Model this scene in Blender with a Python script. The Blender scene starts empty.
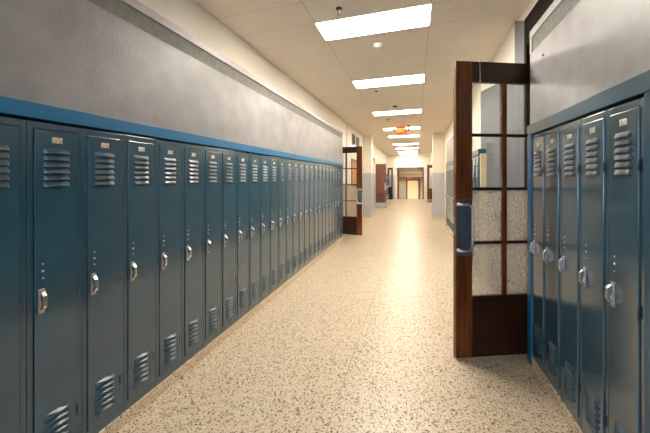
import bpy, bmesh, math, random
from mathutils import Vector, Matrix
random.seed(7)
S = bpy.context.scene
C = S.collection
PI = math.pi

# ------------------------------------------------------------------ materials
def new_mat(name):
    m = bpy.data.materials.new(name); m.use_nodes = True
    nt = m.node_tree
    for n in list(nt.nodes): nt.nodes.remove(n)
    out = nt.nodes.new('ShaderNodeOutputMaterial')
    return m, nt, out

class NT:
    def __init__(s, nt): s.nt = nt
    def n(s, t, **kw):
        nd = s.nt.nodes.new(t)
        for k, v in kw.items():
            if k.startswith('in_'):
                key = k[3:]
                key = int(key) if key.isdigit() else key.replace('_', ' ')
                nd.inputs[key].default_value = v
            else: setattr(nd, k, v)
        return nd
    def l(s, a, b): s.nt.links.new(a, b)
    def math(s, op, a, b=None, c=None):
        nd = s.n('ShaderNodeMath', operation=op)
        for i, v in enumerate((a, b, c)):
            if v is None: continue
            if isinstance(v, (int, float)): nd.inputs[i].default_value = v
            else: s.l(v, nd.inputs[i])
        return nd.outputs[0]
    def mix(s, fac, a, b):
        nd = s.n('ShaderNodeMix', data_type='RGBA')
        for sock, v in ((nd.inputs[0], fac), (nd.inputs[6], a), (nd.inputs[7], b)):
            if isinstance(v, (int, float)): sock.default_value = v
            elif isinstance(v, (tuple, list)): sock.default_value = (*v[:3], 1)
            else: s.l(v, sock)
        return nd.outputs[2]
    def ramp(s, fac, stops):
        nd = s.n('ShaderNodeValToRGB')
        e = nd.color_ramp.elements
        while len(e) < len(stops): e.new(0.5)
        for el, (p, c) in zip(e, stops):
            el.position = p; el.color = (*c, 1) if len(c) == 3 else c
        s.l(fac, nd.inputs[0]); return nd.outputs[0]

def base(name, col, rough=.5, metal=0., spec=.5, noise=0., nscale=8., bump=0., bscale=80., coat=0., coatr=.1, bdist=.002):
    m, nt, out = new_mat(name); T = NT(nt)
    p = T.n('ShaderNodeBsdfPrincipled')
    p.inputs['Roughness'].default_value = rough; p.inputs['Metallic'].default_value = metal
    p.inputs['Specular IOR Level'].default_value = spec
    p.inputs['Coat Weight'].default_value = coat; p.inputs['Coat Roughness'].default_value = coatr
    tc = T.n('ShaderNodeTexCoord')
    if noise:
        nz = T.n('ShaderNodeTexNoise', in_Scale=nscale, in_Detail=5.); T.l(tc.outputs['Object'], nz.inputs['Vector'])
        a = tuple(max(0, c*(1-noise)) for c in col); b = tuple(min(1, c*(1+noise)) for c in col)
        T.l(T.ramp(nz.outputs[0], [(.3, a), (.7, b)]), p.inputs['Base Color'])
    else: p.inputs['Base Color'].default_value = (*col, 1)
    if bump:
        nb = T.n('ShaderNodeTexNoise', in_Scale=bscale, in_Detail=4.); T.l(tc.outputs['Object'], nb.inputs['Vector'])
        bp = T.n('ShaderNodeBump', in_Strength=bump, in_Distance=bdist); T.l(nb.outputs[0], bp.inputs['Height'])
        T.l(bp.outputs[0], p.inputs['Normal'])
    T.l(p.outputs[0], out.inputs[0]); return m

def emit(name, col, strength):
    m, nt, out = new_mat(name); T = NT(nt)
    e = T.n('ShaderNodeEmission', in_Strength=strength); e.inputs[0].default_value = (*col, 1)
    T.l(e.outputs[0], out.inputs[0]); return m

M = {}
M['locker'] = base('locker_paint', (.023, .073, .108), rough=.22, spec=.8, coat=.85, coatr=.16, noise=.10, nscale=3., bump=.06, bscale=220., bdist=.0006)
M['louver'] = base('pressed_louver_paint', (.018, .057, .085), rough=.34, spec=.8, coat=.4, coatr=.3)
M['trim_blue'] = base('blue_trim_paint', (.012, .140, .29), rough=.36, noise=.08, nscale=2., bump=.05, bscale=90., bdist=.001)
M['post_blue'] = base('blue_post_paint', (.026, .080, .125), rough=.26, noise=.08, nscale=2.)
M['hinge'] = base('hinge_dark_blue', (.012, .032, .048), rough=.4)
M['slot'] = base('slot_shade', (.008, .010, .012), rough=.8)  # near-black colour stands for the shade inside the louver openings
M['nickel'] = base('worn_nickel', (.62, .57, .52), rough=.30, metal=.9, noise=.2, nscale=60.)
M['steel'] = base('bright_steel', (.66, .66, .68), rough=.26, metal=1., noise=.1, nscale=40.)
M['darkmetal'] = base('dark_metal', (.06, .06, .06), rough=.5, metal=.6)
M['cream'] = base('cream_wall_paint', (.74, .69, .59), rough=.55, noise=.04, nscale=1.5, bump=.15, bscale=60.)
M['grey_stucco'] = base('grey_stucco_paint', (.262, .246, .250), rough=.42, spec=.55, noise=.14, nscale=5., bump=.42, bscale=80., bdist=.0045)
M['grey_smooth'] = base('grey_wall_paint', (.26, .28, .31), rough=.5, noise=.06, nscale=3., bump=.2, bscale=60.)
M['blue_grey'] = base('blue_grey_paint', (.11, .122, .138), rough=.5, noise=.06, nscale=3., bump=.2, bscale=60.)
M['band'] = base('grey_green_band', (.165, .162, .140), rough=.6, spec=.25, noise=.14, nscale=22., bump=.3, bscale=120.)
M['cap'] = base('pale_mauve_cap', (.40, .36, .36), rough=.45, noise=.10, nscale=9.)
M['cap_pale'] = base('pale_grey_cap', (.38, .355, .345), rough=.5, noise=.08, nscale=9.)
M['white'] = base('white_plastic', (.80, .78, .74), rough=.4)
M['whitepaint'] = base('white_paint', (.74, .70, .63), rough=.45, noise=.03, nscale=3.)
M['kick'] = base('kick_plate_steel', (.42, .42, .42), rough=.35, metal=.9, noise=.1, nscale=10.)
M['pushplate'] = base('blue_grey_push_plate', (.15, .18, .22), rough=.32, metal=.7, noise=.2, nscale=14.)
M['room_dark'] = base('dim_room_paint', (.36, .33, .29), rough=.6, noise=.05)
M['warmdoor'] = base('pale_yellow_door', (.80, .66, .42), rough=.5, noise=.04)
M['yellow'] = base('pale_yellow_board', (.72, .60, .38), rough=.5, noise=.05)
M['darkglass'] = base('dark_window_glass', (.035, .045, .06), rough=.06, spec=.6)
M['lamp'] = emit('lamp_diffuser', (1., .925, .80), 24.)
M['lamp_far'] = emit('lamp_diffuser_dimmed', (1., .90, .74), 15.)  # same fixtures, set dimmer so the far end does not overexpose
M['exit_face'] = emit('exit_face', (1., .10, .02), .55)
M['exit_letter'] = emit('exit_letter', (1., .45, .08), 1.0)
M['exit_red'] = emit('exit_red', (1., .05, .02), .6)

# number plate : coppery with worn dark smudges
def plate_mat():
    m, nt, out = new_mat('number_plate_metal'); T = NT(nt)
    p = T.n('ShaderNodeBsdfPrincipled', in_Roughness=.35, in_Metallic=.5)
    tc = T.n('ShaderNodeTexCoord')
    v = T.n('ShaderNodeTexNoise', in_Scale=95., in_Detail=1.); T.l(tc.outputs['Object'], v.inputs['Vector'])
    T.l(T.ramp(v.outputs[0], [(.36, (.30, .20, .14)), (.46, (.58, .49, .40)), (.7, (.68, .60, .50))]), p.inputs['Base Color'])
    T.l(p.outputs[0], out.inputs[0]); return m
M['plate'] = plate_mat()

def wood(name, dark, light, scale=1., rough=.28, axis='Z'):
    m, nt, out = new_mat(name); T = NT(nt)
    p = T.n('ShaderNodeBsdfPrincipled', in_Roughness=rough)
    p.inputs['Specular IOR Level'].default_value = .35; p.inputs['Coat Weight'].default_value = .10; p.inputs['Coat Roughness'].default_value = .18
    tc = T.n('ShaderNodeTexCoord'); mp = T.n('ShaderNodeMapping')
    mp.inputs['Scale'].default_value = (14*scale, 14*scale, .9*scale) if axis == 'Z' else (.9*scale, 14*scale, 14*scale)
    T.l(tc.outputs['Object'], mp.inputs[0])
    nz = T.n('ShaderNodeTexNoise', in_Scale=2.2, in_Detail=7., in_Roughness=.62, in_Distortion=.5); T.l(mp.outputs[0], nz.inputs['Vector'])
    col = T.ramp(nz.outputs[0], [(.32, dark), (.68, light)])
    sc = T.n('ShaderNodeTexNoise', in_Scale=34., in_Detail=3.); T.l(tc.outputs['Object'], sc.inputs['Vector'])
    chips = T.ramp(sc.outputs[0], [(.70, (0, 0, 0)), (.735, (1, 1, 1))])
    col = T.mix(T.math('MULTIPLY', chips, .5), col, tuple(min(1, c*2.2) for c in light))
    T.l(col, p.inputs['Base Color'])
    bp = T.n('ShaderNodeBump', in_Strength=.15, in_Distance=.001); T.l(nz.outputs[0], bp.inputs['Height']); T.l(bp.outputs[0], p.inputs['Normal'])
    T.l(p.outputs[0], out.inputs[0]); return m
M['wood'] = wood('dark_red_brown_wood', (.035, .0105, .0030), (.200, .055, .0110))
M['wood_h'] = wood('dark_brown_wood_rail', (.013, .0048, .0022), (.042, .013, .0045), axis='X')
M['wood_dark'] = base('blackened_brown_wood', (.010, .0045, .0025), rough=.8, spec=.12, noise=.4, nscale=14.)
M['wood_edge'] = wood('worn_orange_wood_edge', (.040, .018, .010), (.30, .13, .04), scale=1.6, rough=.5)
M['wood_mid'] = wood('mid_brown_wood', (.10, .030, .008), (.24, .085, .022))
M['wood_orange'] = wood('orange_wood', (.38, .17, .05), (.60, .30, .10), rough=.35)

def terrazzo(name, gloss, joints, tones=((.615, .505, .36), (.645, .535, .39))):
    m, nt, out = new_mat(name); T = NT(nt)
    p = T.n('ShaderNodeBsdfPrincipled'); p.inputs['Specular IOR Level'].default_value = .4
    tc = T.n('ShaderNodeTexCoord')
    big = T.n('ShaderNodeTexNoise', in_Scale=.9, in_Detail=3.); T.l(tc.outputs['Object'], big.inputs['Vector'])
    col = T.ramp(big.outputs[0], [(.3, tones[0]), (.7, tones[1])])
    fine = T.n('ShaderNodeTexNoise', in_Scale=75., in_Detail=3.); T.l(tc.outputs['Object'], fine.inputs['Vector'])
    col = T.mix(T.ramp(fine.outputs[0], [(.35, (0, 0, 0)), (.68, (.55, .55, .55))]), col, (.44, .33, .22))
    warp = T.n('ShaderNodeTexNoise', in_Scale=40., in_Detail=2.); T.l(tc.outputs['Object'], warp.inputs['Vector'])
    addv = T.n('ShaderNodeVectorMath', operation='MULTIPLY_ADD'); T.l(warp.outputs[1], addv.inputs[0])
    addv.inputs[1].default_value = (.012, .012, .012); T.l(tc.outputs['Object'], addv.inputs[2])
    for sc, thr, keep, c in ((84., .50, .48, (.085, .052, .033)), (130., .42, .50, (.27, .185, .125)), (110., .38, .68, (.78, .70, .57))):
        v = T.n('ShaderNodeTexVoronoi', in_Scale=sc, in_Randomness=1.); T.l(addv.outputs[0], v.inputs['Vector'])
        sep = T.n('ShaderNodeSeparateColor'); T.l(v.outputs['Color'], sep.inputs[0])
        msk = T.math('MULTIPLY', T.math('LESS_THAN', v.outputs['Distance'], T.math('MULTIPLY', sep.outputs[1], thr*1.4)), T.math('GREATER_THAN', sep.outputs[0], keep))
        col = T.mix(T.math('MULTIPLY', msk, .95), col, c)
    if joints:
        sx = T.n('ShaderNodeSeparateXYZ'); T.l(tc.outputs['Object'], sx.inputs[0])
        fx = T.math('ABSOLUTE', T.math('ADD', sx.outputs[0], .545))
        fy = T.math('ABSOLUTE', T.math('SUBTRACT', T.math('MODULO', T.math('ADD', sx.outputs[1], 40.6), 2.4), 1.2))
        j = T.math('MAXIMUM', T.math('LESS_THAN', fx, .0035), T.math('LESS_THAN', fy, .003))
        col = T.mix(T.math('MULTIPLY', j, .55), col, (.22, .17, .12))
    T.l(col, p.inputs['Base Color'])
    rn = T.n('ShaderNodeTexNoise', in_Scale=2.5, in_Detail=4.); T.l(tc.outputs['Object'], rn.inputs['Vector'])
    mr = T.n('ShaderNodeMapRange', in_3=gloss*.95, in_4=gloss*1.05); T.l(rn.outputs[0], mr.inputs[0]); T.l(mr.outputs[0], p.inputs['Roughness'])
    T.l(p.outputs[0], out.inputs[0]); return m
M['floor'] = terrazzo('beige_terrazzo', .33, True)
M['curb'] = terrazzo('tan_terrazzo_curb', .4, False, ((.72, .58, .38), (.78, .64, .44)))

def ceiling_mat():
    m, nt, out = new_mat('acoustic_ceiling_tiles'); T = NT(nt)
    p = T.n('ShaderNodeBsdfPrincipled', in_Roughness=.75)
    tc = T.n('ShaderNodeTexCoord'); sx = T.n('ShaderNodeSeparateXYZ'); T.l(tc.outputs['Object'], sx.inputs[0])
    def line(o, off, pitch, wd):
        q = T.math('MODULO', T.math('ADD', o, off + 200*pitch), pitch)
        return T.math('LESS_THAN', T.math('MINIMUM', q, T.math('SUBTRACT', pitch, q)), wd)
    j = T.math('MAXIMUM', line(sx.outputs[0], 1.085, 1.24, .006), line(sx.outputs[1], -3.115, .416, .004))
    nz = T.n('ShaderNodeTexNoise', in_Scale=1.1, in_Detail=2.); T.l(tc.outputs['Object'], nz.inputs['Vector'])
    col = T.ramp(nz.outputs[0], [(.3, (.80, .735, .63)), (.7, (.84, .775, .67))])
    pin = T.n('ShaderNodeTexNoise', in_Scale=85., in_Detail=2.); T.l(tc.outputs['Object'], pin.inputs['Vector'])
    col = T.mix(T.ramp(pin.outputs[0], [(.36, (.45, .45, .45)), (.46, (0, 0, 0))]), col, (.42, .34, .25))
    col = T.mix(T.math('MULTIPLY', j, .5), col, (.42, .35, .26))
    T.l(col, p.inputs['Base Color'])
    bp = T.n('ShaderNodeBump', in_Strength=.25, in_Distance=.004); T.l(pin.outputs[0], bp.inputs['Height']); T.l(bp.outputs[0], p.inputs['Normal'])
    T.l(p.outputs[0], out.inputs[0]); return m
M['ceiling'] = ceiling_mat()

def dado_mat():
    m, nt, out = new_mat('cream_over_blue_grey_dado'); T = NT(nt)
    p = T.n('ShaderNodeBsdfPrincipled', in_Roughness=.5)
    tc = T.n('ShaderNodeTexCoord'); sx = T.n('ShaderNodeSeparateXYZ'); T.l(tc.outputs['Object'], sx.inputs[0])
    nz = T.n('ShaderNodeTexNoise', in_Scale=4., in_Detail=4.); T.l(tc.outputs['Object'], nz.inputs['Vector'])
    lo = T.ramp(nz.outputs[0], [(.3, (.40, .415, .45)), (.7, (.43, .445, .48))])
    hi = T.ramp(nz.outputs[0], [(.3, (.70, .64, .54)), (.7, (.74, .68, .58))])
    T.l(T.mix(T.math('GREATER_THAN', sx.outputs[2], 1.84), lo, hi), p.inputs['Base Color'])
    nb = T.n('ShaderNodeTexNoise', in_Scale=60., in_Detail=3.); T.l(tc.outputs['Object'], nb.inputs['Vector'])
    bp = T.n('ShaderNodeBump', in_Strength=.15, in_Distance=.003); T.l(nb.outputs[0], bp.inputs['Height']); T.l(bp.outputs[0], p.inputs['Normal'])
    T.l(p.outputs[0], out.inputs[0]); return m
M['dado'] = dado_mat()

def glass(name, clear):
    m, nt, out = new_mat(name); T = NT(nt)
    tr = T.n('ShaderNodeBsdfTransparent'); gl = T.n('ShaderNodeBsdfGlossy', in_Roughness=.03 if clear else .12)
    fr = T.n('ShaderNodeFresnel', in_IOR=1.45)
    if clear:
        tr.inputs[0].default_value = (.93, .95, .95, 1)
        mx = T.n('ShaderNodeMixShader'); T.l(fr.outputs[0], mx.inputs[0]); T.l(tr.outputs[0], mx.inputs[1]); T.l(gl.outputs[0], mx.inputs[2])
        T.l(mx.outputs[0], out.inputs[0])
    else:
        tc = T.n('ShaderNodeTexCoord')
        v = T.n('ShaderNodeTexVoronoi', in_Scale=80., feature='SMOOTH_F1'); T.l(tc.outputs['Object'], v.inputs['Vector'])
        nz = T.n('ShaderNodeTexNoise', in_Scale=45., in_Detail=3.); T.l(tc.outputs['Object'], nz.inputs['Vector'])
        h = T.math('ADD', v.outputs['Distance'], nz.outputs[0])
        bp = T.n('ShaderNodeBump', in_Strength=1., in_Distance=.016); T.l(h, bp.inputs['Height'])
        tl = T.n('ShaderNodeBsdfTranslucent'); tl.inputs[0].default_value = (.36, .33, .28, 1); T.l(bp.outputs[0], tl.inputs['Normal'])
        T.l(bp.outputs[0], gl.inputs['Normal']); T.l(bp.outputs[0], fr.inputs['Normal'])
        tr.inputs[0].default_value = (.92, .92, .90, 1)
        m1 = T.n('ShaderNodeMixShader', in_0=.38); T.l(tl.outputs[0], m1.inputs[1]); T.l(tr.outputs[0], m1.inputs[2])
        m2 = T.n('ShaderNodeMixShader'); T.l(T.math('MULTIPLY_ADD', fr.outputs[0], .9, .12), m2.inputs[0]); T.l(m1.outputs[0], m2.inputs[1]); T.l(gl.outputs[0], m2.inputs[2])
        T.l(m2.outputs[0], out.inputs[0])
    return m
M['glass'] = glass('clear_glass', True)
M['textured_glass'] = glass('textured_glass', False)

# ------------------------------------------------------------------ mesh helpers
def box(bm, x0, x1, y0, y1, z0, z1, mi=0):
    vs = [bm.verts.new(p) for p in ((x0,y0,z0),(x1,y0,z0),(x1,y1,z0),(x0,y1,z0),(x0,y0,z1),(x1,y0,z1),(x1,y1,z1),(x0,y1,z1))]
    fs = []
    for f in ((0,3,2,1),(4,5,6,7),(0,1,5,4),(1,2,6,5),(2,3,7,6),(3,0,4,7)):
        fc = bm.faces.new([vs[i] for i in f]); fc.material_index = mi; fs.append(fc)
    return vs, fs

def bevel_all(bm, w, seg=2):
    bmesh.ops.bevel(bm, geom=list(bm.edges), offset=w, segments=seg, affect='EDGES', profile=.6)

def tube(bm, pts, r, n=10, mi=0, cap=True):
    pts = [Vector(p) for p in pts]; rings = []
    for i, p in enumerate(pts):
        t = (pts[min(i+1, len(pts)-1)] - pts[max(i-1, 0)]).normalized()
        a = Vector((0, 0, 1)) if abs(t.z) < .9 else Vector((1, 0, 0))
        u = t.cross(a).normalized(); w = t.cross(u).normalized()
        rings.append([bm.verts.new(p + r*(math.cos(2*PI*k/n)*u + math.sin(2*PI*k/n)*w)) for k in range(n)])
    for a, b in zip(rings, rings[1:]):
        for k in range(n):
            f = bm.faces.new((a[k], a[(k+1)%n], b[(k+1)%n], b[k])); f.material_index = mi; f.smooth = True
    if cap:
        for rg in (rings[0], rings[-1]):
            f = bm.faces.new(rg); f.material_index = mi

def lathe(bm, prof, axis='Z', n=20, origin=(0, 0, 0), mi=0):
    o = Vector(origin); rings = []
    for r, h in prof:
        rg = []
        for k in range(n):
            c, s = r*math.cos(2*PI*k/n), r*math.sin(2*PI*k/n)
            rg.append(bm.verts.new(o + (Vector((c, s, h)) if axis == 'Z' else Vector((c, h, s)))))
        rings.append(rg)
    for a, b in zip(rings, rings[1:]):
        for k in range(n):
            f = bm.faces.new((a[k], a[(k+1)%n], b[(k+1)%n], b[k])); f.material_index = mi; f.smooth = True
    for rg in (rings[0], rings[-1]):
        bm.faces.new(rg).material_index = mi

def prism(bm, poly, lo, hi, axis='X', mi=0):
    """extrude a polygon of the two other coordinates along axis"""
    def P(a, b, t):
        return {'X': (t, a, b), 'Y': (a, t, b), 'Z': (a, b, t)}[axis]
    A = [bm.verts.new(P(a, b, lo)) for a, b in poly]; B = [bm.verts.new(P(a, b, hi)) for a, b in poly]
    n = len(poly)
    bm.faces.new(A).material_index = mi; bm.faces.new(B[::-1]).material_index = mi
    for i in range(n):
        bm.faces.new((A[i], B[i], B[(i+1)%n], A[(i+1)%n])).material_index = mi

def obj(name, bm, mats, parent=None, recalc=True):
    if recalc: bmesh.ops.recalc_face_normals(bm, faces=bm.faces)
    me = bpy.data.meshes.new(name); bm.to_mesh(me); bm.free()
    for m in (mats if isinstance(mats, (list, tuple)) else [mats]): me.materials.append(m)
    o = bpy.data.objects.new(name, me); C.objects.link(o)
    if parent: o.parent = parent
    return o

def boxes(name, lst, mat, parent=None, bev=0):
    bm = bmesh.new()
    for b in lst: box(bm, *b)
    if bev: bevel_all(bm, bev)
    return obj(name, bm, mat, parent)

def tag(o, label=None, cat=None, group=None, kind=None):
    if label: o['label'] = label
    if cat: o['category'] = cat
    if group: o['group'] = group
    if kind: o['kind'] = kind
    return o

def empty(name, loc, rz=0):
    o = bpy.data.objects.new(name, None); C.objects.link(o)
    o.location = loc; o.rotation_euler = (0, 0, rz); o.empty_display_size = .1
    return o

def struct(name, lst, mat, label, cat, bev=0):
    return tag(boxes(name, lst, mat, None, bev), label, cat, None, 'structure')

kids = {}
def children(o): return [c for c in bpy.data.objects if c.parent == o]

def copy_tree(o, parent=None, cache={}):
    c = o.copy(); C.objects.link(c)
    if parent: c.parent = parent
    key = o.name
    if key not in cache: cache[key] = children(o)
    for ch in cache[key]: copy_tree(ch, c, cache)
    return c

# ------------------------------------------------------------------ the corridor shell
HC = 3.40
XL, XR = -2.094, 1.088
YB = -4.0; YH = 23.0
struct('floor', [(-3.2, 3.2, YB-.2, 23.35, -.2, 0)], M['floor'], 'polished beige speckled terrazzo corridor floor', 'floor')
struct('ceiling', [(-2.9, 2.6, YB-.2, 23.35, HC, HC+.15)], M['ceiling'], 'cream acoustic tile corridor ceiling', 'ceiling')
struct('wall_left', [(XL-.2, XL, YB, 8.0, 0, HC), (XL-.2, XL, 8.0, 8.62, 2.62, HC), (XL-.2, XL, 8.62, 12.0, 0, HC),
                     (-2.75, -2.65, 7.8, 8.9, 0, 2.72), (-2.65, XL-.2, 7.8, 8.0, 0, 2.72), (-2.65, XL-.2, 8.62, 8.9, 0, 2.72), (-2.65, XL-.2, 8.0, 8.62, 2.62, 2.72)],
       M['cream'], 'cream painted upper left corridor wall', 'wall')
struct('wall_left_far', [(XL-.2, XL, 12.0, YH, 0, HC)], M['dado'], 'far left corridor wall, cream over blue grey', 'wall')
struct('wall_right', [(XR, XR+.2, YB, 2.3, 0, HC), (XR, XR+.2, 2.3, 3.37, 2.98, HC), (XR, XR+.2, 3.37, 12.0, 0, HC),
                      (1.9, 2.0, 2.1, 3.6, 0, 3.1), (XR+.2, 1.9, 2.1, 2.3, 0, 3.1), (XR+.2, 1.9, 3.37, 3.6, 0, 3.1), (XR+.2, 1.9, 2.3, 3.37, 2.98, 3.1)],
       M['cream'], 'cream painted upper right corridor wall', 'wall')
struct('wall_right_far', [(XR, XR+.2, 12.0, YH, 0, HC)], M['dado'], 'far right corridor wall, cream over blue grey', 'wall')
struct('wall_back', [(-3.2, -1.6, YB-.2, YB, 0, HC), (.6, 3.2, YB-.2, YB, 0, HC), (-1.6, .6, YB-.2, YB, 0, .9), (-1.6, .6, YB-.2, YB, 2.9, HC)], M['grey_smooth'], 'grey wall closing the near end of the corridor', 'wall')
# pilasters that narrow the corridor
struct('wall_left_pilaster', [(XL, -1.736, 12.03, 12.6, 0, HC)], M['dado'], 'left pilaster beyond the paned door, cream over blue grey', 'pilaster')
struct('wall_right_pilaster', [(.675, XR, 12.03, 12.6, 0, HC)], M['dado'], 'right pilaster in mid corridor, cream over blue grey', 'pilaster')
struct('baseboard_left', [(XL, -1.72, 12.01, 12.62, 0, .10)], M['curb'], 'tan base at the foot of the left pilaster', 'baseboard')
struct('baseboard_right', [(.66, XR, 12.01, 12.62, 0, .10)], M['curb'], 'tan base at the foot of the right pilaster', 'baseboard')
# grey textured furring above the lockers
struct('wall_left_panel', [(XL, -1.842, YB, 7.49, 2.0, 2.68), (XL, -1.85, YB, 7.49, 2.68, 2.80), (XL, -1.87, 7.46, 7.49, 0, 2.0)], M['grey_stucco'], 'grey textured wall panel above the left lockers', 'wall panel')
struct('trim_1', [(-1.85, -1.846, YB, 7.49, 2.68, 2.80)], M['band'], 'grey green band near the top of the left wall panel', 'trim')
struct('trim_2', [(XL, -1.832, YB, 7.50, 2.80, 2.863)], M['cap'], 'pale mauve cap moulding along the left wall panel', 'trim', .004)
struct('wall_right_panel', [(.985, XR, YB, 3.02, 2.09, 2.74), (.995, XR, YB, 3.02, 2.74, 2.877)], M['grey_stucco'], 'grey textured wall panel above the near right lockers', 'wall panel')
struct('trim_3', [(.991, .995, YB, 2.98, 2.74, 2.877)], M['band'], 'grey green band near the top of the right wall panel', 'trim')
struct('trim_4', [(.981, XR, YB, 3.02, 2.877, 2.944), (.981, .996, 2.98, 3.02, 2.74, 2.877)], M['cap_pale'], 'pale cap moulding along the right wall panel', 'trim', .003)
# dark wood door surround in the right wall
struct('trim_5', [(1.060, XR, YB, 3.335, 2.95, 3.235), (1.058, XR+.1, 3.335, 3.40, 0, 3.235)], M['wood_dark'], 'dark brown wood door surround high on the right wall', 'door frame')
# grey painted wall beyond the near door
bm = bmesh.new(); prism(bm, [(3.40, 0), (5.5, 0), (5.5, 3.10), (3.74, 2.78), (3.74, HC-.001), (3.40, 3.226)], 1.072, XR, 'X')
tag(obj('wall_right_grey', bm, M['blue_grey']), 'blue grey painted wall beyond the open door', 'wall', None, 'structure')
bm = bmesh.new(); prism(bm, [(3.745, 2.785), (5.5, 3.104), (5.5, 3.155), (3.745, 2.836)], 1.062, XR, 'X')
tag(obj('trim_6', bm, M['whitepaint']), 'white sloping moulding seen through the top door panes', 'trim', None, 'structure')
# terrazzo curbs
struct('baseboard_left_curb', [(XL, -1.825, YB, 7.49, 0, .09)], M['curb'], 'tan terrazzo curb under the left lockers', 'baseboard', .004)
struct('baseboard_right_curb', [(.968, XR, YB, 3.02, 0, .085)], M['curb'], 'tan terrazzo curb under the near right lockers', 'baseboard', .004)
struct('baseboard_right_far', [(.968, XR, 5.10, 10.25, 0, .085)], M['curb'], 'tan terrazzo curb under the far right lockers', 'baseboard', .004)
struct('baseboard_left_far', [(XL, -1.825, 18.3, 21.6, 0, .09)], M['curb'], 'tan curb under the distant left lockers', 'baseboard')
# blue fascia over lockers, fillers and end posts
struct('trim_7', [(XL, -1.815, YB, 4.218, 1.935, 2.012)], M['trim_blue'], 'near length of the bright blue fascia over left lockers', 'fascia', .003)
struct('trim_8', [(XL, -1.815, 4.222, 7.47, 1.935, 2.012)], M['trim_blue'], 'far length of the blue fascia over left lockers', 'fascia', .003)
struct('trim_9', [(XL, -1.833, YB, .672, .09, 1.922), (XL, -1.828, 7.152, 7.455, .09, 1.93)], M['post_blue'], 'blue filler panel closing the ends of the left row', 'panel', .003)
struct('trim_10', [(.962, XR, YB, 3.02, 2.012, 2.100)], M['post_blue'], 'slate blue fascia over the near right lockers', 'fascia', .003)
struct('trim_11', [(.968, XR, YB, 1.642, .085, 2.02)], M['post_blue'], 'wide slate blue filler panel at the right photo edge', 'panel', .003)
struct('trim_12', [(.962, XR, 2.932, 3.015, .0, 2.02)], M['trim_blue'], 'bright blue end post of the near right lockers beside door', 'post', .003)
struct('trim_13', [(.962, XR, 5.12, 10.2, 2.0, 2.10)], M['post_blue'], 'blue fascia over the far right lockers', 'fascia', .003)
struct('trim_14', [(.985, XR, 5.075, 5.115, .0, 2.02)], M['yellow'], 'pale yellow end board of the far right lockers', 'end board', .002)
struct('wall_right_far_panel', [(.985, XR, 7.0, 10.2, 2.10, 2.76), (.965, XR, 10.12, 10.2, 0, 2.0)], M['grey_stucco'], 'grey wall panel above the far right lockers', 'wall panel')
struct('trim_15', [(.975, XR, 7.0, 10.21, 2.76, 2.84)], M['whitepaint'], 'white cap moulding along the far right wall panel', 'trim')

# ------------------------------------------------------------------ lockers
def louvers(bm, cx, zs, l, h, b, y):
    for z in zs:
        top = [(-.5, 0, .55), (-.16, -.15, .55), (.05, -.25, .55), (.5, 0, .55)]
        X = [-.5, -.40, .02, .42, .5]
        t = [bm.verts.new((cx + x*l, y, z + h*.5)) for x in X]
        rdg = [bm.verts.new((cx + x*l*(1 if i in (0, 4) else .97), y - b*(0, .72, 1., .72, 0)[i], z - h*.12 + (0, 0, h*.10, 0, 0)[i])) for i, x in enumerate(X)]
        lip = [bm.verts.new((cx + x*l, y - b*(0, .80, 1.08, .80, 0)[i], z - h*.42 + (0, 0, h*.06, 0, 0)[i])) for i, x in enumerate(X)]
        bot = [bm.verts.new((cx + x*l, y - .0004, z - h*.50)) for x in X]
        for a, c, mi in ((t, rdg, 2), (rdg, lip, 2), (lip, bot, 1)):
            for i in range(4):
                f = bm.faces.new((a[i], a[i+1], c[i+1], c[i])); f.material_index = mi
                f.smooth = False

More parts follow.
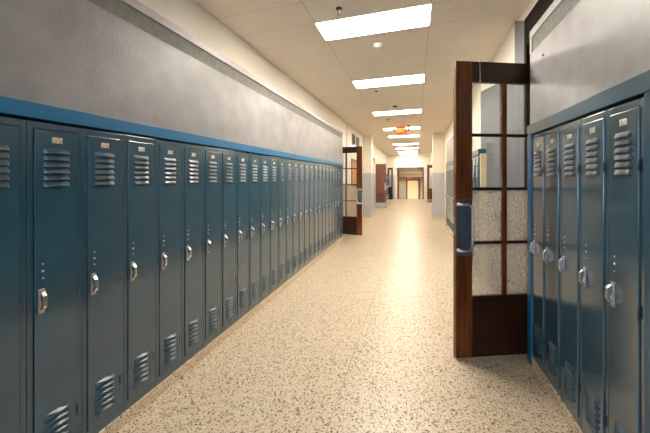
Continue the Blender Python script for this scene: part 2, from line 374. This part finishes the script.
def make_locker(w, h, D):
    root = empty('locker', (0, 0, 0))
    hw = w/2; g = .0012; st = .025; tr = .034; br = .058
    x0, x1 = -hw + g, hw - g
    # carcass and face frame
    bm = bmesh.new()
    for b in ((x0, x0+st, 0, .02, 0, h), (x1-st, x1, 0, .02, 0, h), (x0+st, x1-st, 0, .02, h-tr, h), (x0+st, x1-st, 0, .02, 0, br)):
        box(bm, *b)
    bevel_all(bm, .0022, 2)
    box(bm, x0, x0+.002, .02, D, 0, h); box(bm, x1-.002, x1, .02, D, 0, h)
    box(bm, x0+.002, x1-.002, D-.002, D, 0, h); box(bm, x0+.002, x1-.002, .02, D-.002, 0, .002); box(bm, x0+.002, x1-.002, .02, D-.002, h-.002, h)
    # bolted clip at the head of the right stile
    box(bm, x1-.014, x1-.001, -.003, .001, h-.052, h-.040)
    obj('frame', bm, M['locker'], root)
    # door leaf
    bm = bmesh.new()
    dx0, dx1, dz0, dz1 = x0+st+.003, x1-st-.003, br+.003, h-tr-.003
    yf = -.0065
    box(bm, dx0, dx1, yf, .014, dz0, dz1)
    bevel_all(bm, .003, 2)
    k = h/1.83
    louvers(bm, 0, [(1.6845-.0347*i)*k for i in range(6)], .118, .0285, .0155, yf)
    louvers(bm, 0, [(.300-.0345*i)*k for i in range(6)], .118, .0285, .0155, yf)
    door = obj('door', bm, [M['locker'], M['slot'], M['louver']], root, recalc=False)
    # number plate
    bm = bmesh.new(); box(bm, -.024, .024, yf-.003, yf+.001, 1.744*k-.0155, 1.744*k+.0155); bevel_all(bm, .003, 2)
    obj('number_plate', bm, M['plate'], door)
    for dz, r in ((1.102, .0045), (1.066, .0065), (1.030, .0045)):
        bm = bmesh.new(); lathe(bm, [(r, 0), (r*.85, -.002), (r*.4, -.0032)], 'Y', 10, (dx0+.034, yf, dz*k))
        obj('rivet', bm, M['nickel'], door)
    # hinges on the right edge
    for z in (1.54, .90, .235):
        bm = bmesh.new(); tube(bm, [(dx1+.0015, -.006, z*k-.026), (dx1+.0015, -.006, z*k+.026)], .0042, 8)
        for q in (-.026, .026): tube(bm, [(dx1+.0015, -.006, z*k+q-.002), (dx1+.0015, -.006, z*k+q+.002)], .0052, 8)
        obj('hinge', bm, M['hinge'], root)
    # latch handle
    hx, hz = dx0+.026, .915*k
    bm = bmesh.new()
    box(bm, hx-.014, hx+.014, yf-.006, yf, hz-.063, hz+.063); bevel_all(bm, .004, 2)
    hd = obj('handle', bm, M['nickel'], root)
    bm = bmesh.new()   # lift lever : a thick bent fin standing out from the plate
    y0 = yf-.004
    prof = [(y0, .050), (y0-.012, .048), (y0-.027, .030), (y0-.029, -.022), (y0-.022, -.038), (y0-.008, -.042), (y0, -.042),
            (y0, -.030), (y0-.012, -.027), (y0-.018, -.014), (y0-.017, .002), (y0, .008)]
    prism(bm, [(a, b+hz) for a, b in prof], hx-.009, hx+.009, 'X')
    bevel_all(bm, .0018, 2)
    obj('lever', bm, M['steel'], hd)
    bm = bmesh.new()
    lathe(bm, [(.003, -.002), (.0065, -.004), (.0075, -.008), (.006, -.013), (.002, -.015)], 'Y', 14, (hx+.004, yf-.004, hz-.014))
    obj('staple', bm, M['steel'], hd)
    return root

ORD = ['first','second','third','fourth','fifth','sixth','seventh','eighth','ninth','tenth','eleventh','twelfth','thirteenth','fourteenth','fifteenth',
       'sixteenth','seventeenth','eighteenth','nineteenth','twentieth','twenty-first','twenty-second','twenty-third','twenty-fourth','twenty-fifth','twenty-sixth']
WL = .249
proto = make_locker(WL, 1.83, .24)
for i in range(26):
    o = proto if i == 0 else copy_tree(proto)
    o.location = (-1.831, .674 + WL*(i+.5), .09); o.rotation_euler = (0, 0, PI/2)
    lab = f'tall blue steel locker on the left wall, {ORD[i]} from the near end'
    if i == 0: lab = 'tall blue steel locker cut off by the left edge of the photo'
    if i == 25: lab = 'tall blue steel locker on the left wall, last one before the end filler'
    tag(o, lab, 'locker', 'lockers along the left wall')
WR = .256
protr = make_locker(WR, 1.91, .108)
for i in range(5):
    o = protr if i == 0 else copy_tree(protr)
    o.location = (.975, 1.647 + WR*(i+.5), .085); o.rotation_euler = (0, 0, -PI/2)
    lab = ['tall blue steel locker nearest the right edge of the photo', 'tall blue steel locker on the near right wall, second from the photo edge',
           'tall blue steel locker in the middle of the five on the near right', 'tall blue steel locker on the near right wall, next to last before the open door',
           'tall blue steel locker right beside the bright blue post and the open door'][i]
    tag(o, lab, 'locker', 'near lockers on the right wall')
for i in range(19):
    o = copy_tree(protr)
    o.location = (.975, 5.12 + .2625*(i+.5), .085); o.rotation_euler = (0, 0, -PI/2)
    lab = f'blue steel locker in the row behind the open door, {ORD[i]} from its near end'
    tag(o, lab, 'locker', 'far lockers on the right wall')
for i in range(12):
    o = copy_tree(proto)
    o.location = (-1.831, 18.4 + .255*(i+.5), .09); o.rotation_euler = (0, 0, PI/2)
    tag(o, 'distant blue locker on the left between the solid brown door and the dark door', 'locker', 'distant lockers on the left wall')

# ------------------------------------------------------------------ paned doors
def make_paned_door(name, hs=1., plate=True):
    """leaf along +x from free edge (0) to hinge (.942); front faces -y; z up"""
    root = empty(name, (0, 0, 0))
    L = .942; t = .045
    zt = 2.69*hs; rb = [2.505*hs, .563*hs]; mz = [2.025*hs, 1.535*hs, 1.045*hs]
    st = .155
    # free stile with worn edge
    bm = bmesh.new(); vs, fs = box(bm, 0, st, 0, t, .012, zt); bevel_all(bm, .003, 2)
    for f in bm.faces:
        c = f.calc_center_median()
        if c.x < .004: f.material_index = 1
    obj('stile', bm, [M['wood'], M['wood_edge']], root)
    boxes('stile', [(L-st, L, 0, t, .012, zt)], M['wood'], root, .003)
    boxes('top_rail', [(st, L-st, 0.001, t-.001, rb[0], zt)], M['wood_h'], root, .002)
    boxes('bottom_panel', [(st, L-st, 0.001, t-.001, .012, rb[1])], M['wood_h'], root, .002)
    mu = [(.449, .493, .004, t-.004, rb[1], rb[0])]
    boxes('mullion', mu, M['wood'], root, .003)
    bm = bmesh.new()
    for z in mz:
        for a, b in ((st, .449), (.493, L-st)): box(bm, a, b, .006, t-.006, z-.0135, z+.0135)
    bevel_all(bm, .003, 2)
    # glazing beads round every pane
    zz = [rb[1]] + [z for m in reversed(mz) for z in (m-.0135, m+.0135)] + [rb[0]]
    obj('muntin', bm, M['wood_h'], root)
    for nm, rows, mat in (('clear_pane', (2, 3), M['glass']), ('textured_pane', (0, 1), M['textured_glass'])):
        bm = bmesh.new()
        for r in rows:
            za, zb = zz[2*r], zz[2*r+1]
            for a, b in ((st, .449), (.493, L-st)):
                if nm == 'clear_pane': box(bm, a, b, t*.5-.003, t*.5+.003, za, zb)
                else:
                    vs = [bm.verts.new(p) for p in ((a, t*.5, za), (b, t*.5, za), (b, t*.5, zb), (a, t*.5, zb))]; bm.faces.new(vs)
        o = obj(nm, bm, mat, root)
        if nm != 'clear_pane': o['label'] = 'wavy textured privacy glass'
    # push plate and offset pull
    boxes('push_plate', [(.006, .152, -.003, .0005, .935*hs, 1.441*hs)], M['pushplate'], root, .001)
    bm = bmesh.new()
    a, b, zlo, zhi = .012, .128, .985*hs, 1.395*hs
    def arc(cx, cz, r, t0, t1, y):
        return [(cx + r*math.cos(t0+(t1-t0)*k/6), y, cz + r*math.sin(t0+(t1-t0)*k/6)) for k in range(7)]
    pts = [(a, -.002, zhi), (a, -.035, zhi), (a+.012, -.045, zhi)] + arc(b-.045, zhi-.045, .045, PI/2, 0, -.045) + arc(b-.045, zlo+.045, .045, 0, -PI/2, -.045) + [(a+.012, -.045, zlo), (a, -.035, zlo), (a, -.002, zlo)]
    tube(bm, pts, .013, 12)
    for z in (zlo, zhi): lathe(bm, [(.018, -.003), (.018, -.009), (.011, -.012)], 'Y', 14, (a+.006, 0, z))
    obj('pull_handle', bm, M['nickel'], root)
    for z in (.3*hs, 1.35*hs, 2.4*hs):
        bm = bmesh.new(); tube(bm, [(L+.004, t+.004, z-.05), (L+.004, t+.004, z+.05)], .008, 8); obj('hinge', bm, M['darkmetal'], root)
    bm = bmesh.new(); box(bm, -.0015, .001, .012, .034, 1.12*hs, 1.28*hs); obj('latch_plate', bm, M['nickel'], root)
    return root

d1 = make_paned_door('door_1')
d1.location = (.352, 2.832, 0); d1.rotation_euler = (0, 0, math.atan2(.385, .923))
tag(d1, 'near open dark brown wooden door with eight panes and a silver pull on blue plate', 'door', None, 'structure')
d2 = make_paned_door('door_2', .94)
# free edge faces the corridor; leaf runs to -x, so turn it half round: front then faces +y; mirror keeps pull towards camera
d2.scale = (-1, 1, 1); d2.location = (-1.43, 8.08, 0); d2.rotation_euler = (0, 0, math.radians(-6))
tag(d2, 'open brown wooden paned door at the far end of the left lockers', 'door', None, 'structure')

# door with solid panels, further along the left
d3 = empty('door_3', (-1.53, 16.28, 0), math.radians(6))
def xb(l): return [(-b, -a, c, d, e, f) for a, b, c, d, e, f in l]
boxes('stile', xb([(0, .12, 0, .045, .01, 2.41)]), M['wood_mid'], d3, .003)
boxes('stile', xb([(.60, .72, 0, .045, .01, 2.41)]), M['wood_mid'], d3, .003)
boxes('upper_panel', xb([(.12, .60, .008, .037, 1.02, 2.41)]), M['wood_mid'], d3, .002)
boxes('middle_rail', xb([(.12, .60, 0, .045, .78, 1.02)]), M['wood_mid'], d3, .002)
boxes('lower_panel', xb([(.12, .60, .012, .035, .25, .78)]), M['wood'], d3, .002)
boxes('kick_plate', xb([(.005, .715, -.003, .0, .02, .26)]), M['kick'], d3)
boxes('push_plate', xb([(.01, .08, -.003, .0, .95, 1.35)]), M['kick'], d3)
tag(d3, 'solid brown wooden door with a steel kick plate, open beyond the left pilaster', 'door', None, 'structure')
# dark glazed door against the far grey return wall
d4 = empty('door_4', (-1.60, 22.3, 0), 0)
boxes('frame', [(-.36, -.26, 0, .045, .01, 2.4), (-.10, 0, 0, .045, .01, 2.4), (-.26, -.10, 0, .045, 2.28, 2.4), (-.26, -.10, 0, .045, .01, .95)], M['wood_h'], d4, .002)
boxes('glass_pane', [(-.26, -.10, .02, .026, .95, 2.28)], M['glass'], d4)
tag(d4, 'distant dark narrow glazed door on the left before the white header', 'door', None, 'structure')
# right far door
d5 = empty('door_5', (.765, 20.2, 0), math.radians(8))
boxes('frame', [(0, .14, 0, .045, .01, 2.5), (.36, .46, 0, .045, .01, 2.5), (.14, .36, 0, .045, 2.3, 2.5), (.14, .36, 0, .045, .24, .95)], M['wood_mid'], d5, .002)
boxes('glass_pane', [(.14, .36, .02, .026, .95, 2.3)], M['glass'], d5)
boxes('kick_plate', [(.005, .455, -.003, 0, .02, .24)], M['kick'], d5)
tag(d5, 'distant brown glazed door standing open on the right past the pilaster', 'door', None, 'structure')
# closed orange wood door pair with transom on the left
d6 = empty('door_6', (XL, 9.7, 0))
boxes('frame', [(0, .04, 0, .08, 0, 2.3), (0, .04, 1.36, 1.44, 0, 2.3), (0, .04, .08, 1.36, 2.22, 2.3)], M['wood_mid'], d6, .003)
for a, b in ((.085, .715), (.725, 1.355)): boxes('leaf', [(0, .025, a, b, .01, 2.215)], M['wood_orange'], d6, .004)
tag(d6, 'orange wood double door in the left wall seen through the paned door', 'door', None, 'structure')
w1 = empty('window_1', (XL, 9.66, 2.62))
boxes('window_frame', [(0, .03, 0, .06, 0, .62), (0, .03, 1.5, 1.56, 0, .62), (0, .03, .06, 1.5, .56, .62), (0, .03, .06, 1.5, 0, .06), (0, .03, .75, .81, .06, .56)], M['whitepaint'], w1, .003)
boxes('pane', [(.004, .010, .06, .75, .06, .56), (.004, .010, .81, 1.5, .06, .56)], M['darkglass'], w1)
tag(w1, 'dark two pane transom window high on the left wall', 'window', None, 'structure')
w2 = empty('window_2', (XL, 14.0, 2.35))
boxes('window_frame', [(0, .03, 0, .05, 0, .4), (0, .03, 1.55, 1.6, 0, .4), (0, .03, .05, 1.55, .35, .4), (0, .03, .05, 1.55, 0, .05)], M['whitepaint'], w2)
boxes('pane', [(.004, .010, .05, 1.55, .05, .35)], M['darkglass'], w2)
tag(w2, 'dark transom window above the solid brown door', 'window', None, 'structure')
struct('trim_16', [(XL, XL+.035, 9.02, 9.6, 0, HC)], M['whitepaint'], 'cream flat pilaster strip beside the left transom window', 'trim', .003)

# bead chain hanging from the near door's top rail
bm = bmesh.new()
th = math.atan2(.385, .923)
def onleaf(s, y, z):
    return Vector((.352 + s*math.cos(th) - y*math.sin(th), 2.832 + s*math.sin(th) + y*math.cos(th), z))
for k in range(13):
    c = onleaf(.225, -.007, 2.695 - k*.0165)
    n = 12; rg = []
    ax = Vector((math.cos(th), math.sin(th), 0)) if k % 2 else Vector((-math.sin(th), math.cos(th), 0))*.5 + Vector((math.cos(th), math.sin(th), 0))*.5
    pts = [c + ax*.0055*math.cos(2*PI*j/n) + Vector((0, 0, .0115*math.sin(2*PI*j/n))) for j in range(n+1)]
    tube(bm, pts, .002, 6, cap=False)
tube(bm, [onleaf(.225, -.006, 2.485), onleaf(.226, -.006, 2.28)], .0015, 6)
tag(obj('chain', bm, M['steel']), 'silver chain hanging over the top rail of the near door', 'chain')
bm = bmesh.new(); lathe(bm, [(.001, -.012), (.007, -.011), (.009, -.004), (.003, -.003), (.003, .0)], 'Y', 12)
o = obj('screw', bm, M['darkmetal']); o.rotation_euler = (0, 0, -PI/2); o.location = (.986, 2.73, 2.62)
tag(o, 'small dark screw in the grey wall above the near door rail', 'screw')

# ------------------------------------------------------------------ header and the room beyond
OX0, OX1, OZ = -1.367, .65, 2.44
struct('wall_far', [(-2.3, OX0, YH, YH+.3, 0, HC), (OX1, 1.3, YH, YH+.3, 0, HC), (OX0, OX1, YH, YH+.3, OZ, HC)], M['whitepaint'], 'white wall with a wide opening at the end of the corridor', 'wall')
struct('wall_left_return', [(XL, -1.50, 22.86, YH, 0, HC)], M['dado'], 'grey return wall on the left before the white header', 'wall')
bm = bmesh.new(); prism(bm, [(23.3, -.0), (30.3, -1.0), (30.3, -1.2), (23.3, -.2)], -1.9, 1.3, 'X')
tag(obj('floor_ramp', bm, M['floor']), 'terrazzo floor falling away beyond the end opening', 'floor', None, 'structure')
bm = bmesh.new()
def zc_(y): return 2.5 - (y-23.3)*.75/7
for a, b in ((23.3, 28.2), (28.9, 30.3)): prism(bm, [(a, zc_(a)), (b, zc_(b)), (b, zc_(b)+.1), (a, zc_(a)+.1)], -1.9, 1.3, 'X')
box(bm, -1.9, 1.3, 28.1, 28.2, zc_(28.2), 2.5); box(bm, -1.9, 1.3, 28.9, 29.0, zc_(28.9), 2.5); box(bm, -1.9, 1.3, 28.1, 29.0, 2.5, 2.6)  # raised slot built to keep the added passage lamp out of sight
tag(obj('ceiling_far', bm, M['cream']), 'sloping ceiling of the passage beyond the opening', 'ceiling', None, 'structure')
struct('wall_far_end', [(-1.9, 1.3, 30.2, 30.4, -1.2, 2.2)], M['room_dark'], 'tan wall at the very end of the passage', 'wall')
struct('wall_left_passage', [(-1.9, -1.7, 23.3, 30.4, -1.2, 2.7)], M['room_dark'], 'left wall of the passage beyond the opening', 'wall')
struct('wall_right_passage', [(1.1, 1.3, 23.3, 30.4, -1.2, 2.7)], M['room_dark'], 'right wall of the passage beyond the opening', 'wall')
for i, (x, w_, lab) in enumerate(((-1.33, .14, 'brown wooden post on the left inside the end opening'), (.56, .10, 'brown wooden post on the right inside the end opening'))):
    struct(f'trim_{17+i}', [(x, x+w_, 23.4, 23.5, -.1, 2.2)], M['wood_mid'], lab, 'post')
d7 = empty('door_7', (-.2, 30.2, -1.0))
boxes('frame', [(-.66, -.52, -.06, 0, 0, 2.5), (.52, .66, -.06, 0, 0, 2.5), (-.52, .52, -.06, 0, 2.38, 2.5)], M['wood_mid'], d7)
boxes('leaf', [(-.52, .52, -.03, 0, .01, 2.38)], M['warmdoor'], d7)
tag(d7, 'pale yellow door in a brown frame at the very end', 'door', None, 'structure')

# ------------------------------------------------------------------ ceiling fixtures
def ceiling_light(x0, x1, y0, y1, z, label, name='ceiling_light', mat='lamp'):
    r = empty(name, ((x0+x1)/2, (y0+y1)/2, z))
    hx, hy = (x1-x0)/2, (y1-y0)/2; f = .014
    boxes('frame', [(-hx-f, hx+f, -hy-f, -hy, -.006, .0), (-hx-f, hx+f, hy, hy+f, -.006, .0), (-hx-f, -hx, -hy, hy, -.006, .0), (hx, hx+f, -hy, hy, -.006, .0)], M['white'], r)
    boxes('diffuser', [(-hx, hx, -hy, hy, -.005, -.001)], M[mat], r)
    tag(r, label, 'ceiling light', 'recessed ceiling lights down the corridor')
    return r
LY = [3.115, 5.19, 7.80, 10.48, 12.45, 15.4, 17.7, 19.9, 22.0]
for i, y in enumerate(LY):
    lab = f'glowing rectangular recessed ceiling light, {ORD[i]} from the camera'
    if i == 0: lab = 'largest and nearest glowing recessed ceiling light'
    if i == 8: lab = 'glowing recessed ceiling light nearest the white end wall'
    ceiling_light(-1.085, .155, y, y+.42, HC, lab, mat='lamp' if i < 2 else 'lamp_far')
for y in (-3.1,):  # unseen lamp behind the camera, added to brighten the near end
    ceiling_light(-1.085, .155, y, y+.42, HC, 'unseen ceiling light added over the near end of the corridor')
w3 = empty('window_3', (-.5, YB-.1, .9))  # unseen window, added for the cool light near the camera
boxes('window_frame', [(-1.1, -1.03, -.04, .04, 0, 2.0), (1.03, 1.1, -.04, .04, 0, 2.0), (-1.03, 1.03, -.04, .04, 0, .07), (-1.03, 1.03, -.04, .04, 1.93, 2.0), (-.03, .03, -.04, .04, .07, 1.93), (-1.03, -.03, -.03, .03, .97, 1.03), (.03, 1.03, -.03, .03, .97, 1.03)], M['whitepaint'], w3)
boxes('pane', [(-1.03, 1.03, .0, .006, .07, 1.93)], M['glass'], w3)
tag(w3, 'unseen window added in the near end wall for cool daylight', 'window', None, 'structure')
po = bpy.data.lights.new('daylight_portal', 'AREA'); po.shape = 'RECTANGLE'; po.size = 2.2; po.size_y = 2.0
po.cycles.is_portal = True
pob = bpy.data.objects.new('daylight_portal', po); C.objects.link(pob); pob.location = (-.5, YB-.25, 1.9); pob.rotation_euler = (PI/2, 0, PI)
pl = empty('ceiling_light', (-.3, 28.55, 2.5))  # hidden lamp, added to light the passage and its end door
boxes('diffuser', [(-1.2, 1.2, -.28, .28, -.06, -.01)], M['lamp'], pl)
tag(pl, 'hidden fill light added above the passage beyond the end opening', 'ceiling light')

def sprinkler(x, y, label):
    r = empty('sprinkler', (x, y, HC))
    bm = bmesh.new(); lathe(bm, [(.034, 0), (.034, -.004), (.020, -.012), (.011, -.014)], 'Z', 18); obj('escutcheon', bm, M['darkmetal'], r)
    bm = bmesh.new(); lathe(bm, [(.009, -.010), (.009, -.035), (.004, -.036), (.004, -.055)], 'Z', 12)
    for s in (-1, 1): tube(bm, [(s*.008, 0, -.030), (s*.014, 0, -.044), (s*.004, 0, -.060)], .002, 6)
    lathe(bm, [(.026, -.060), (.026, -.063)], 'Z', 16)
    obj('head', bm, M['nickel'], r)
    tag(r, label, 'sprinkler', 'ceiling sprinklers')
sprinkler(-.756, 2.915, 'ceiling sprinkler head just in front of the nearest light')
sprinkler(-.755, 5.93, 'ceiling sprinkler head just past the second light')
sprinkler(-.775, 8.86, 'ceiling sprinkler head just past the third light')
def detector(x, y, label, mat):
    r = empty('smoke_detector', (x, y, HC))
    bm = bmesh.new(); lathe(bm, [(.075, 0), (.075, -.010), (.066, -.014)], 'Z', 26); obj('base', bm, M['cream'], r)
    bm = bmesh.new(); lathe(bm, [(.062, -.012), (.060, -.030), (.052, -.040), (.040, -.044), (.036, -.052), (.010, -.054)], 'Z', 26); obj('sensor', bm, mat, r)
    tag(r, label, 'smoke detector', 'ceiling smoke detectors')
detector(-.47, 3.83, 'round white smoke detector behind the nearest light', M['white'])
detector(-.466, 7.24, 'round dull smoke detector in front of the third light', M['band'])
detector(-.20, 9.95, 'small smoke detector beside the orange exit sign', M['band'])

def exit_sign(x, y, z, w, h, label, heads=True, mats=('exit_face', 'exit_letter')):
    r = empty('exit_sign', (x, y, z))
    boxes('housing', [(-w/2, w/2, -.03, .03, -h, 0)], M['white'], r, .006)
    boxes('face', [(-w/2+.012, w/2-.012, -.034, -.0295, -h+.012, -.012)], M[mats[0]], r)
    bm = bmesh.new(); lw = w*.16; lh = h*.52; s = lh*.2; zc = -h/2
    def bar(cx, z0, x0, x1, z1): box(bm, cx+x0, cx+x1, -.037, -.0335, zc+z0, zc+z1)
    cx = -w*.30; bar(cx, -lh/2, -lw/2, -lw/2+s, lh/2)
    for q in (-lh/2, -s/2, lh/2-s): bar(cx, q, -lw/2+s, lw/2, q+s)
    cx = -w*.10
    for sg in (1, -1):
        prism(bm, [(cx - sg*lw*.5 - s*.5, zc-lh/2), (cx - sg*lw*.5 + s*.5, zc-lh/2), (cx + sg*lw*.5 + s*.5, zc+lh/2), (cx + sg*lw*.5 - s*.5, zc+lh/2)], -.037 - .0005*(sg > 0), -.0335, 'Y')
    cx = w*.09; bar(cx, -lh/2, -s/2, s/2, lh/2)
    cx = w*.28; bar(cx, lh/2-s, -lw/2, lw/2, lh/2); bar(cx, -lh/2, -s/2, s/2, lh/2-s)
    obj('lettering', bm, M[mats[1]], r)
    if heads:
        for sg in (-1, 1):
            bm = bmesh.new(); tube(bm, [(sg*w*.5, 0, -h*.42), (sg*(w*.5+.06), 0, -h*.40)], .012, 8)
            lathe(bm, [(.030, .03), (.040, -.02), (.042, -.045), (.020, -.046)], 'Y', 16, (sg*(w*.5+.075), 0, -h*.40))
            obj('lamp_head', bm, M['darkmetal'], r)
        bm = bmesh.new(); lathe(bm, [(.05, 0), (.05, .02)], 'Z', 16); obj('canopy', bm, M['white'], r)
    tag(r, label, 'exit sign')
exit_sign(-.453, 10.1, HC-.02, .33, .27, 'glowing orange exit sign hanging from the ceiling between two lamp heads')
exit_sign(-.57, 29.9, 1.80, .34, .17, 'small distant red exit sign above the yellow end door', False, ('exit_red', 'exit_letter'))

# ------------------------------------------------------------------ world, camera, view
w = bpy.data.worlds.new('world'); S.world = w; w.use_nodes = True
w.node_tree.nodes['Background'].inputs[0].default_value = (.5, .6, .8, 1)
w.node_tree.nodes['Background'].inputs[1].default_value = 7.
cam = bpy.data.cameras.new('camera'); co = bpy.data.objects.new('camera', cam); C.objects.link(co)
cam.sensor_fit = 'HORIZONTAL'; cam.sensor_width = 36.; cam.lens = 16.
cam.shift_x = 0.; cam.shift_y = -38.5/650
co.location = (0, 0, 1.634); co.rotation_euler = (PI/2, 0, math.atan(90/288.9))
cam.clip_start = .05; cam.clip_end = 100
S.camera = co
vs_ = S.view_settings
vs_.view_transform = 'Standard'; vs_.look = 'None'; vs_.gamma = 1; vs_.exposure = 1.28; vs_.use_curve_mapping = False
S.cycles.use_denoising = True
S.cycles.max_bounces = 12; S.cycles.diffuse_bounces = 6; S.cycles.transparent_max_bounces = 16
S.cycles.sample_clamp_indirect = 8.
